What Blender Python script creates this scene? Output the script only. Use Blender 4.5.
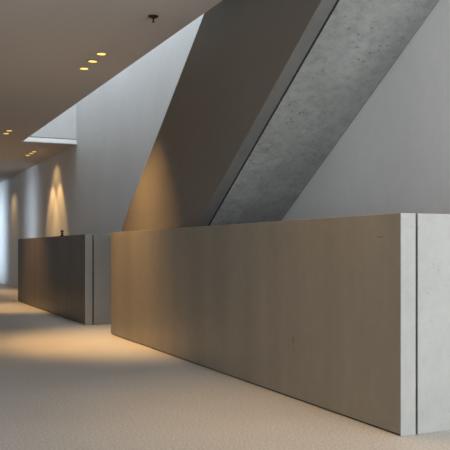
import bpy, bmesh, math, random
from math import radians, sin, cos, pi
from mathutils import Vector

random.seed(4)
scene = bpy.context.scene
for o in list(bpy.data.objects):
    bpy.data.objects.remove(o)
C = scene.collection

# ------------------------------------------------------------------ camera
# world: x = to the right across the corridor, y = along the corridor, z = up
cam_data = bpy.data.cameras.new('camera')
cam = bpy.data.objects.new('camera', cam_data)
C.objects.link(cam)
cam.location = (0, 0, 1.0)
cam.rotation_euler = (radians(90), 0, radians(-24.416))
cam_data.sensor_width = 36
cam_data.lens = 782 / 450 * 36
cam_data.shift_y = 24 / 450
cam_data.clip_start = 0.05
scene.camera = cam

# ------------------------------------------------------------------ world, exposure
world = bpy.data.worlds.new('sky')
scene.world = world
world.use_nodes = True
bg = world.node_tree.nodes['Background']
bg.inputs['Color'].default_value = (0.72, 0.84, 1.0, 1)
bg.inputs['Strength'].default_value = 0.6
vs = scene.view_settings
vs.view_transform = 'Standard'
vs.look = 'None'
vs.exposure = 0.0
vs.gamma = 1.0
vs.use_curve_mapping = False


def area(name, loc, rot, sx, sy, energy, color, spread=180):
    d = bpy.data.lights.new(name, 'AREA')
    d.shape = 'RECTANGLE'
    d.size, d.size_y = sx, sy
    d.energy = energy
    d.color = color
    d.spread = radians(spread)
    o = bpy.data.objects.new(name, d)
    o.location = loc
    o.rotation_euler = [radians(a) for a in rot]
    C.objects.link(o)
    return o


# daylight through the window and skylight openings
DAY = (0.86, 0.95, 1.0)
area('daylight_behind', (3.5, -2.85, 1.55), (90, 0, 0), 4.0, 2.3, 430, (0.94, 0.98, 1.0))
area('daylight_skylight', (2.98, 9.1, 5.95), (0, 0, 0), 0.85, 10.4, 124, DAY)
area('added_daylight_left', (-1.72, 3.6, 1.75), (90, 0, -90), 3.0, 1.9, 12, (0.90, 0.96, 1.0))  # near left window light, added to brighten the right wall
FAR_WINDOWS = ((18.95, 0.9, 5.5), (24.0, 2.2, 25), (28.0, 1.5, 14))
for wy, ww, we in FAR_WINDOWS:
    area('daylight_far', (-1.72, wy, 1.45), (90, 0, -90), ww, 2.5, we, (0.70, 0.86, 1.0), 24)

# ------------------------------------------------------------------ measures
XP = 2.575        # parapet front face
HP = 1.193        # parapet height
XS = 2.72         # stair side panel face
XW = 3.52         # long wall on the right
XC = 2.53         # edge of the corridor ceiling
ZC = 2.96         # ceiling height
YF = 14.48         # far end of the stair void
XL = -1.8         # left wall
TS = 0.112        # stair side panel thickness
TH = 0.098        # panel thickness
GAP = 0.017


# ------------------------------------------------------------------ materials
def nodes_of(name):
    m = bpy.data.materials.new(name)
    m.use_nodes = True
    nt = m.node_tree
    return m, nt, nt.nodes['Principled BSDF']


def ramp(nt, fac, stops):
    r = nt.nodes.new('ShaderNodeValToRGB')
    while len(r.color_ramp.elements) < len(stops):
        r.color_ramp.elements.new(0.5)
    for e, (p, c) in zip(r.color_ramp.elements, stops):
        e.position = p
        e.color = (c[0], c[1], c[2], 1) if not isinstance(c, (int, float)) else (c, c, c, 1)
    nt.links.new(fac, r.inputs[0])
    return r.outputs[0]


def noise(nt, vec, scale, detail=4, rough=0.55):
    n = nt.nodes.new('ShaderNodeTexNoise')
    n.inputs['Scale'].default_value = scale
    n.inputs['Detail'].default_value = detail
    n.inputs['Roughness'].default_value = rough
    nt.links.new(vec, n.inputs['Vector'])
    return n.outputs['Fac']


def mixc(nt, a, b, fac, mode='MULTIPLY'):
    n = nt.nodes.new('ShaderNodeMix')
    n.data_type = 'RGBA'
    n.blend_type = mode
    n.inputs[0].default_value = fac
    nt.links.new(a, n.inputs[6])
    nt.links.new(b, n.inputs[7])
    return n.outputs[2]


def coords(nt, scale=(1, 1, 1)):
    tc = nt.nodes.new('ShaderNodeTexCoord')
    mp = nt.nodes.new('ShaderNodeMapping')
    mp.inputs['Scale'].default_value = scale
    nt.links.new(tc.outputs['Object'], mp.inputs['Vector'])
    return mp.outputs[0]


def concrete(name, base, var=0.12, rough=0.55, pores=0.0, bump=0.06, stretch=(1, 1, 1), cloud=1.3, spec=0.4):
    m, nt, b = nodes_of(name)
    v = coords(nt, stretch)
    v1 = coords(nt)
    lo = [c * (1 - var) for c in base]
    hi = [min(1, c * (1 + var)) for c in base]
    col = ramp(nt, noise(nt, v, cloud, 6, 0.6), [(0.3, lo), (0.7, hi)])
    mid = ramp(nt, noise(nt, v1, 9, 5, 0.65), [(0.3, 1 - var * 0.7), (0.65, 1.0)])
    col = mixc(nt, col, mid, 1.0)
    if pores:
        vo = nt.nodes.new('ShaderNodeTexVoronoi')
        vo.inputs['Scale'].default_value = 21
        nt.links.new(v1, vo.inputs['Vector'])
        p = ramp(nt, vo.outputs['Distance'], [(0.10, 0.45), (0.24, 1.0)])
        msk = ramp(nt, noise(nt, v1, 3.1, 2), [(0.5, 0.0), (0.6, 1.0)])
        n = nt.nodes.new('ShaderNodeMix')
        n.data_type = 'RGBA'
        n.blend_type = 'MULTIPLY'
        mul = nt.nodes.new('ShaderNodeMath')
        mul.operation = 'MULTIPLY'
        mul.inputs[1].default_value = pores
        nt.links.new(msk, mul.inputs[0])
        nt.links.new(mul.outputs[0], n.inputs[0])
        nt.links.new(col, n.inputs[6])
        nt.links.new(p, n.inputs[7])
        col = n.outputs[2]
        blot = ramp(nt, noise(nt, v1, 14, 8, 0.8), [(0.38, 1 - 0.22 * pores), (0.52, 1.0), (0.7, 1 + 0.12 * pores)])
        col = mixc(nt, col, blot, 1.0)
    nt.links.new(col, b.inputs['Base Color'])
    rr = ramp(nt, noise(nt, v, cloud * 2, 4), [(0.3, max(0, rough - 0.07)), (0.7, rough + 0.07)])
    nt.links.new(rr, b.inputs['Roughness'])
    b.inputs['Specular IOR Level'].default_value = spec
    bp = nt.nodes.new('ShaderNodeBump')
    bp.inputs['Strength'].default_value = bump
    bp.inputs['Distance'].default_value = 0.02
    nt.links.new(noise(nt, v1, 30, 6, 0.6), bp.inputs['Height'])
    nt.links.new(bp.outputs[0], b.inputs['Normal'])
    return m


def plain(name, col, rough=0.5, metal=0.0):
    m, nt, b = nodes_of(name)
    v = coords(nt)
    c = ramp(nt, noise(nt, v, 6, 3), [(0.3, [x * 0.94 for x in col]), (0.7, col)])
    nt.links.new(c, b.inputs['Base Color'])
    b.inputs['Roughness'].default_value = rough
    b.inputs['Metallic'].default_value = metal
    return m


def emitter(name, col, strength):
    m, nt, b = nodes_of(name)
    b.inputs['Base Color'].default_value = (0.8, 0.7, 0.5, 1)
    b.inputs['Emission Color'].default_value = (*col, 1)
    b.inputs['Emission Strength'].default_value = strength
    return m


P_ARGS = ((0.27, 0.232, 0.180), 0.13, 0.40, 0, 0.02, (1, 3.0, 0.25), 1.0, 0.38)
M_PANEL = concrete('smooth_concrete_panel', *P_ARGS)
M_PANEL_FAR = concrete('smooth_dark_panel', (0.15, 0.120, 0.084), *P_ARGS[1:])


def mark(m, centre, size, strength, breakup):
    """a small worn spot in the surface at a place of its own"""
    nt = m.node_tree
    b = nt.nodes['Principled BSDF']
    old = b.inputs['Base Color'].links[0].from_socket
    tc = nt.nodes.new('ShaderNodeTexCoord')
    mp = nt.nodes.new('ShaderNodeMapping')
    mp.vector_type = 'TEXTURE'
    mp.inputs['Location'].default_value = centre
    mp.inputs['Scale'].default_value = size
    nt.links.new(tc.outputs['Object'], mp.inputs['Vector'])
    ln = nt.nodes.new('ShaderNodeVectorMath')
    ln.operation = 'LENGTH'
    nt.links.new(mp.outputs[0], ln.inputs[0])
    ad = nt.nodes.new('ShaderNodeMath')
    ad.operation = 'MULTIPLY_ADD'
    nt.links.new(noise(nt, coords(nt), 40, 3), ad.inputs[0])
    ad.inputs[1].default_value = breakup
    nt.links.new(ln.outputs['Value'], ad.inputs[2])
    k = ramp(nt, ad.outputs[0], [(0.55, 1 - strength), (0.98, 1.0)])
    nt.links.new(mixc(nt, old, k, 1.0), b.inputs['Base Color'])


mark(M_PANEL, (0, 1.16, 0.385), (0.1, 0.022, 0.055), 0.35, 0.5)
mark(M_PANEL, (0, 1.155, 0.325), (0.1, 0.012, 0.014), 0.5, 0.2)
mark(M_PANEL, (0, 0.18, 1.066), (0.1, 0.05, 0.005), 0.4, 0.2)
M_END = concrete('pale_cast_concrete', (0.31, 0.314, 0.303), 0.07, 0.6, 0.25, 0.04, cloud=2.0)
M_STAIR = concrete('stair_panel_concrete', (0.175, 0.151, 0.126), 0.07, 0.5, 0, 0.02, (1, 1, 1), 1.0, 0.4)
M_SOFFIT = concrete('rough_cast_concrete', (0.285, 0.297, 0.288), 0.13, 0.6, 1.0, 0.12, cloud=1.8)
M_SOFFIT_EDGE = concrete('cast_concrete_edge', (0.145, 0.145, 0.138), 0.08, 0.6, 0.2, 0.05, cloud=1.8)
M_WALL = concrete('wall_concrete', (0.79, 0.795, 0.80), 0.05, 0.5, 0, 0.02, (1, 1, 0.6), 0.9, 0.4)
M_CEIL = concrete('ceiling_plaster', (0.57, 0.54, 0.515), 0.02, 0.75, 0, 0.01)
M_WHITE = plain('white_plaster', (0.80, 0.80, 0.80), 0.6)
M_EDGE = plain('white_enamel', (0.93, 0.92, 0.93), 0.4)
M_FRAME = plain('dark_window_frame', (0.06, 0.06, 0.065), 0.4, 0.6)
M_BLACK = plain('black_metal_and_shadow', (0.012, 0.011, 0.010), 0.4, 0.4)  # metal of the knob fitting; also colours the painted shadow strips
M_SEAL = plain('black_sealant', (0.006, 0.006, 0.006), 0.95)
M_BRONZE = plain('dark_bronze', (0.05, 0.035, 0.025), 0.35, 0.7)
M_RING = plain('lamp_trim', (0.42, 0.30, 0.14), 0.4, 0.5)
M_LENS = emitter('lamp_lens', (1.0, 0.70, 0.16), 1.3)
M_BASE = plain('pale_skirting', (0.80, 0.78, 0.75), 0.5)


def floor_mat():
    m, nt, b = nodes_of('speckled_terrazzo')
    v = coords(nt)
    col = ramp(nt, noise(nt, v, 0.8, 5), [(0.3, (0.47, 0.437, 0.395)), (0.7, (0.54, 0.50, 0.455))])
    sp = ramp(nt, noise(nt, v, 75, 3, 0.7), [(0.34, 0.68), (0.5, 1.0), (0.66, 1.24)])
    col = mixc(nt, col, sp, 1.0)
    vo = nt.nodes.new('ShaderNodeTexVoronoi')
    vo.inputs['Scale'].default_value = 55
    nt.links.new(v, vo.inputs['Vector'])
    ch = ramp(nt, vo.outputs['Distance'], [(0.1, 0.82), (0.25, 1.0)])
    col = mixc(nt, col, ch, 0.6)
    nt.links.new(col, b.inputs['Base Color'])
    b.inputs['Roughness'].default_value = 0.5
    b.inputs['Specular IOR Level'].default_value = 0.4
    bp = nt.nodes.new('ShaderNodeBump')
    bp.inputs['Strength'].default_value = 0.08
    bp.inputs['Distance'].default_value = 0.01
    nt.links.new(noise(nt, v, 60, 3), bp.inputs['Height'])
    nt.links.new(bp.outputs[0], b.inputs['Normal'])
    return m


M_FLOOR = floor_mat()


# ------------------------------------------------------------------ mesh helpers
def box(bm, x0, x1, y0, y1, z0, z1):
    vs_ = [bm.verts.new(p) for p in ((x0, y0, z0), (x1, y0, z0), (x1, y1, z0), (x0, y1, z0),
                                     (x0, y0, z1), (x1, y0, z1), (x1, y1, z1), (x0, y1, z1))]
    for f in ((3, 2, 1, 0), (4, 5, 6, 7), (0, 1, 5, 4), (1, 2, 6, 5), (2, 3, 7, 6), (3, 0, 4, 7)):
        bm.faces.new([vs_[i] for i in f])


def prism(bm, pts0, pts1, x0, x1):
    """polygon in the y-z plane drawn out from x0 to x1"""
    a = [bm.verts.new((x0, y, z)) for y, z in pts0]
    b = [bm.verts.new((x1, y, z)) for y, z in pts1]
    n = len(a)
    bm.faces.new(a)
    bm.faces.new(b[::-1])
    for i in range(n):
        j = (i + 1) % n
        bm.faces.new((a[j], a[i], b[i], b[j]))


def lathe(bm, prof, n=28, c=(0, 0)):
    rings = []
    for r, z in prof:
        if r < 1e-6:
            rings.append([bm.verts.new((c[0], c[1], z))])
        else:
            rings.append([bm.verts.new((c[0] + r * cos(2 * pi * k / n), c[1] + r * sin(2 * pi * k / n), z)) for k in range(n)])
    for p, q in zip(rings, rings[1:]):
        for k in range(n):
            j = (k + 1) % n
            if len(p) == 1 and len(q) == 1:
                continue
            if len(p) == 1:
                bm.faces.new((p[0], q[j], q[k]))
            elif len(q) == 1:
                bm.faces.new((p[k], p[j], q[0]))
            else:
                bm.faces.new((p[k], p[j], q[j], q[k]))


def obj(name, bm, mat, parent=None, bevel=0.0, smooth=False):
    bmesh.ops.recalc_face_normals(bm, faces=bm.faces)
    me = bpy.data.meshes.new(name)
    bm.to_mesh(me)
    bm.free()
    me.materials.append(mat)
    if smooth:
        for p in me.polygons:
            p.use_smooth = True
    o = bpy.data.objects.new(name, me)
    C.objects.link(o)
    if parent:
        o.parent = parent
    if bevel:
        md = o.modifiers.new('bevel', 'BEVEL')
        md.width = bevel
        md.segments = 2
        md.limit_method = 'ANGLE'
    return o


def boxobj(name, dims, mat, parent=None, bevel=0.0):
    bm = bmesh.new()
    box(bm, *dims)
    return obj(name, bm, mat, parent, bevel)


def struct(name, dims, mat, bevel=0.0):
    if isinstance(dims[0], (int, float)):
        dims = [dims]
    bm = bmesh.new()
    for d in dims:
        box(bm, *d)
    o = obj(name, bm, mat, None, bevel)
    o['kind'] = 'structure'
    return o


def thing(name, label, cat, loc=(0, 0, 0), group=None):
    o = bpy.data.objects.new(name, None)
    o.empty_display_size = 0.1
    C.objects.link(o)
    o.location = loc
    o['label'] = label
    o['category'] = cat
    if group:
        o['group'] = group
    return o


# ------------------------------------------------------------------ the room shell
struct('floor', (XL - 0.25, 7.2, -3.4, 32.2, -0.25, 0.0), M_FLOOR)
# the corridor ceiling with the stair void cut out of its right side
struct('ceiling', [(XL, XC, -3.0, YF + 0.04, ZC, ZC + 0.32),
                   (XL, XW, YF + 0.04, 32.0, ZC, ZC + 0.32),
                   (XC, 7.0, -3.0, 1.0, ZC, ZC + 0.32),
                   (XW + 0.3, 7.0, 1.0, 3.43, ZC, ZC + 0.32)], M_CEIL)
struct('wall_right', [(XW, XW + 0.3, 3.43, 32.0, 0, 6.4), (XW, XW + 0.3, 1.0, 3.43, ZC, 6.4)], M_WALL)
struct('wall_lobby', (XW + 0.3, 7.0, 3.43, 3.63, 0, ZC + 0.32), M_WALL)
struct('wall_side', (7.0, 7.2, -3.2, 3.63, 0, ZC + 0.32), M_WALL)
# left wall with its far windows and one added near opening
seg = []
y = -3.0
WINDOWS = ((3.6, 3.2, 0),) + FAR_WINDOWS
for wy, ww, _ in WINDOWS:
    seg.append((XL - 0.25, XL, y, wy - ww / 2, 0, ZC + 0.32))
    seg.append((XL - 0.25, XL, wy - ww / 2, wy + ww / 2, 2.75, ZC + 0.32))
    y = wy + ww / 2
seg.append((XL - 0.25, XL, y, 32.0, 0, ZC + 0.32))
struct('wall_left', seg, M_WALL)
struct('wall_far', (XL - 0.25, XW + 0.3, 32.0, 32.2, 0, ZC + 0.32), M_WALL)
# rear wall with the wide window the foreground daylight comes from
struct('wall_rear', [(XL - 0.25, 1.0, -3.2, -3.0, 0, ZC + 0.32), (5.6, 7.0, -3.2, -3.0, 0, ZC + 0.32),
                     (1.0, 5.6, -3.2, -3.0, 2.75, ZC + 0.32), (1.0, 5.6, -3.2, -3.0, 0, 0.35)], M_WALL)
# the shaft above the stair void
struct('wall_void', (XC - 0.2, XC, 1.0, YF + 0.04, ZC + 0.32, 6.4), M_WHITE)
struct('wall_void_near', (XC - 0.2, XW, 0.8, 1.0, ZC + 0.32, 6.4), M_WHITE)
struct('wall_void_far', (XC, XW, YF + 0.05, YF + 0.25, ZC + 0.32, 6.4), M_WHITE)
struct('ceiling_shaft', [(XC - 0.2, XW + 0.3, 0.8, 3.4, 6.4, 6.6), (XC - 0.2, XW + 0.3, 14.36, YF + 0.25, 6.4, 6.6),
                         (XC - 0.2, XC + 0.04, 3.4, 14.36, 6.4, 6.6), (XW - 0.06, XW + 0.3, 3.4, 14.36, 6.4, 6.6)], M_WHITE)
# far end of the void: white shaft face standing on a bright edge profile with a black strip above it painted as the groove's shadow
struct('wall_void_end', (XC, XW, YF + 0.012, YF + 0.05, ZC + 0.1, 6.4), M_WHITE)
bm = bmesh.new()
prism(bm, [(YF - 0.035, ZC - 0.004), (YF - 0.035, ZC + 0.012), (YF - 0.005, ZC + 0.084), (YF + 0.04, ZC + 0.084), (YF + 0.04, ZC - 0.004)],
      [(YF - 0.035, ZC - 0.004), (YF - 0.035, ZC + 0.012), (YF - 0.005, ZC + 0.084), (YF + 0.04, ZC + 0.084), (YF + 0.04, ZC - 0.004)], XC - 0.03, XW - 0.002)
tr = obj('trim_1', bm, M_EDGE)
tr['kind'] = 'structure'
struct('groove_shadow_strip', (XC, XW - 0.002, YF + 0.02, YF + 0.04, ZC + 0.084, ZC + 0.1), M_BLACK)
struct('baseboard_right', (XW - 0.02, XW, YF + 2.5, 32.0, 0, 0.115), M_BASE, 0.004)

# window frames in the openings
n = 1
bm = bmesh.new()
for a, b_ in ((1.0, 1.06), (2.5, 2.55), (4.05, 4.1), (5.54, 5.6)):
    box(bm, a, b_, -3.14, -3.06, 0.35, 2.75)
box(bm, 1.0, 5.6, -3.14, -3.06, 0.35, 0.41)
box(bm, 1.0, 5.6, -3.14, -3.06, 2.69, 2.75)
w = obj('window_1', bm, M_FRAME)
w['kind'] = 'structure'
for i, (wy, ww, _) in enumerate(WINDOWS):
    bm = bmesh.new()
    for a in (wy - ww / 2, wy + ww / 2 - 0.05):
        box(bm, XL - 0.2, XL - 0.12, a, a + 0.05, 0.0, 2.75)
    for z in (0.0, 2.70):
        box(bm, XL - 0.2, XL - 0.12, wy - ww / 2 + 0.05, wy + ww / 2 - 0.05, z, z + 0.05)
    w = obj('window_%d' % (i + 2), bm, M_FRAME)
    w['kind'] = 'structure'


# ------------------------------------------------------------------ parapets
def parapet(y0, y1, label, mat, far_end, back=XW):
    t = thing('parapet', label, 'parapet', (XP, y0, 0), 'concrete parapets beside the stairs')
    L = y1 - y0
    D = back - XP - 0.002
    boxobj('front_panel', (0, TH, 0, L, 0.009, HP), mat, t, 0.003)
    boxobj('base_shadow_strip', (0.012, TH - 0.012, 0.012, L - 0.012, 0, 0.008), M_BLACK, t)  # black strip that paints the contact shadow line under the panel
    e = boxobj('end_panel', (TH + GAP, D, 0.0, TH, 0, HP), M_END, t, 0.003)
    j = boxobj('joint_seal', (TH + 0.0005, TH + GAP - 0.0005, 0.045, 0.085, 0.001, HP - 0.006), M_SEAL, t)
    j['label'] = 'black recessed joint between the panels'
    # pale cast end of the front panel
    c = boxobj('panel_end', (0.0005, TH - 0.0005, -0.003, -0.0002, 0.001, HP - 0.001), M_END, t)
    c['label'] = 'pale narrow end of the front panel'
    e['label'] = 'pale concrete end panel across the parapet'
    if far_end:
        boxobj('end_panel', (TH + GAP, D, L - TH, L, 0, HP), M_END, t, 0.003)
    return t


parapet(3.41, 8.92, 'long smooth concrete parapet in front, nearest the camera, pale end on the right', M_PANEL, False)
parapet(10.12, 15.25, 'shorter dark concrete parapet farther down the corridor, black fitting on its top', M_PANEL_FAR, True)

# ------------------------------------------------------------------ the stair
st = thing('staircase', 'slanting concrete staircase rising behind the long parapet, rough grey underside', 'staircase', (XS, 8.95, 0))
Y0 = 8.95


def rel(pts):
    return [(yy - Y0, zz) for yy, zz in pts]


def low(s):
    return 2.28 - 0.659 * (s - 5)


poly = [(8.95, 0.001), (8.95, 1.22), (8.92, 1.285), (2.0, 1.285 + 0.735 * 6.92), (2.0, low(2.0)), (8.455, 0.001)]
bm = bmesh.new()
prism(bm, rel(poly), rel(poly), 0, TS)
sidep = obj('side_panel', bm, M_STAIR, st, 0.004)
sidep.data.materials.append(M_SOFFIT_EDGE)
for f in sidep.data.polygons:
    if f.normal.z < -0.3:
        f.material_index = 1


def soff(s, k):
    return (2.279 if k == 0 else 2.20) - (0.658 if k == 0 else 0.635) * (s - 5)


def flight(k):
    bot0 = 5 + (2.279 / 0.658 if k == 0 else 2.20 / 0.635)
    pts = [(bot0 - 0.002, 0.001)]
    pts = [(2.0, soff(2.0, k)), (bot0, 0.001)]
    s = 8.86
    pts.append((s, 0.001))
    z = 0.001
    going, rise = 0.27, 0.1735
    while s - going > 2.0:
        z += rise
        pts.append((s, z))
        s -= going
        pts.append((s, z))
    pts.append((2.0, z))
    return pts


bm = bmesh.new()
prism(bm, rel(flight(0)), rel(flight(1)), TS + GAP, XW - XS - 0.003)
fl = obj('flight', bm, M_SOFFIT, st)
fl['label'] = 'grey rough cast underside of the flight of steps'
js = [(8.3, low(8.3) + 0.012), (2.2, low(2.2) + 0.012), (2.2, low(2.2) + 0.06), (8.3, low(8.3) + 0.06)]
bm = bmesh.new()
prism(bm, rel(js), rel(js), TS + 0.0005, TS + GAP - 0.0005)
js = obj('joint_seal', bm, M_SEAL, st)
js['label'] = 'black recessed joint along the underside'
# upper landing the flight arrives at
struct('floor_upper', (XS, XW - 0.003, 1.0, 1.99, 4.15, 4.42), M_SOFFIT)


# ------------------------------------------------------------------ downlights
WARM = (1.0, 0.60, 0.23)


def downlight(x, y, label, group, energy, size=64, tilt=7.0, ahead=5.0, blend=0.8, mesh=None):
    t = thing('downlight', label, 'downlight', (x, y, ZC), group)
    if mesh is None:
        bm = bmesh.new()
        lathe(bm, [(0.046, -0.0005), (0.046, -0.004), (0.052, -0.006), (0.058, -0.004), (0.058, -0.0005), (0.046, -0.0005)])
        a = obj('trim_ring', bm, M_RING, t, smooth=True)
        bm = bmesh.new()
        lathe(bm, [(0, -0.0005), (0.0455, -0.0005), (0.0455, -0.0045), (0.035, -0.007), (0, -0.008)])
        b = obj('lens', bm, M_LENS, t, smooth=True)
    else:
        for p in mesh:
            c = p.copy()
            C.objects.link(c)
            c.parent = t
        a, b = mesh
    d = bpy.data.lights.new('lamp', 'SPOT')
    d.energy = energy
    d.color = WARM
    d.spot_size = radians(size)
    d.spot_blend = blend
    d.shadow_soft_size = 0.03
    o = bpy.data.objects.new('lamp', d)
    o.location = (0, 0, -0.03)
    o.rotation_euler = (radians(ahead), radians(-tilt), 0)
    C.objects.link(o)
    o.parent = t
    return a, b


protos = None
E1 = 170
NEAR = ('right one of the three large downlights near the ceiling edge',
        'middle one of the three large downlights near the ceiling edge',
        'left one of the three large downlights near the ceiling edge')
for yy, lb in zip((7.66, 8.0, 8.36), NEAR):
    m = downlight(2.115, yy, lb, 'three near downlights', E1, mesh=protos)
    protos = protos or m
for yy, lb in zip((13.26, 13.6), ('upper of the two small downlights at the left edge of the picture',
                                  'lower of the two small downlights at the left edge of the picture')):
    downlight(2.10, yy, lb, 'pair of downlights at the left edge', E1, mesh=protos)
for k, yy, lb in zip((0, 1, 2), (15.9, 16.2, 16.57), ('right one of three tiny downlights below the white ledge',
                                         'middle one of three tiny downlights below the white ledge',
                                         'left one of three tiny downlights below the white ledge')):
    downlight(3.0, yy, lb, 'three far downlights by the wall', E1 * (0.5 if k != 1 else 0.11), size=(58, 96, 58)[k], tilt=(14, 28, 14)[k], ahead=0, blend=(0.6, 1.0, 0.6)[k], mesh=protos)
# the same fittings farther along the corridor and above the camera, outside the frame
for k, (xx, yy, ee) in enumerate(((3.0, 21.3, 0.10), (3.0, 21.65, 0.10), (2.25, 3.7, 0.36), (2.25, 4.05, 0.36), (2.09, 18.4, 0.8), (2.09, 18.75, 0.8))):
    aim = dict(size=64, tilt=20, ahead=0, blend=0.7) if xx > 2.5 else dict(size=74, tilt=3, ahead=4, blend=1.0)
    downlight(xx, yy, 'downlight outside the picture, above the corridor', 'downlights outside the picture', E1 * ee, mesh=protos, **aim)

# ------------------------------------------------------------------ sprinkler and the fitting on the far parapet
sp = thing('sprinkler', 'dark sprinkler head hanging from the ceiling above the corridor', 'sprinkler', (2.17, 6.24, ZC))
bm = bmesh.new()
lathe(bm, [(0, -0.0005), (0.044, -0.0005), (0.044, -0.004), (0.034, -0.014), (0.018, -0.020), (0, -0.020)])
obj('escutcheon', bm, M_BRONZE, sp, smooth=True)
bm = bmesh.new()
lathe(bm, [(0, -0.020), (0.009, -0.020), (0.009, -0.030), (0.005, -0.033), (0.005, -0.047), (0, -0.047)], 16)
obj('stem', bm, M_BRONZE, sp, smooth=True)
bm = bmesh.new()
lathe(bm, [(0, -0.047), (0.013, -0.047), (0.015, -0.050), (0.006, -0.055), (0, -0.055)], 20)
obj('deflector', bm, M_BRONZE, sp, smooth=True)

kn = thing('post_fitting', 'small black knobbed fitting standing on top of the far dark parapet', 'fitting', (XP + 0.047, 11.69, HP))
kn.scale = (0.8, 0.8, 0.95)
bm = bmesh.new()
lathe(bm, [(0, 0.0005), (0.040, 0.0005), (0.040, 0.010), (0.026, 0.016), (0.015, 0.024), (0.015, 0.040), (0, 0.040)])
obj('base', bm, M_BLACK, kn, smooth=True)
bm = bmesh.new()
lathe(bm, [(0, 0.040), (0.030, 0.040), (0.033, 0.046), (0.030, 0.052), (0.012, 0.056), (0.010, 0.066), (0, 0.066)])
obj('collar', bm, M_BLACK, kn, smooth=True)
bm = bmesh.new()
lathe(bm, [(0, 0.066), (0.024, 0.067), (0.034, 0.076), (0.034, 0.084), (0.024, 0.092), (0, 0.095)])
obj('knob', bm, M_BLACK, kn, smooth=True)
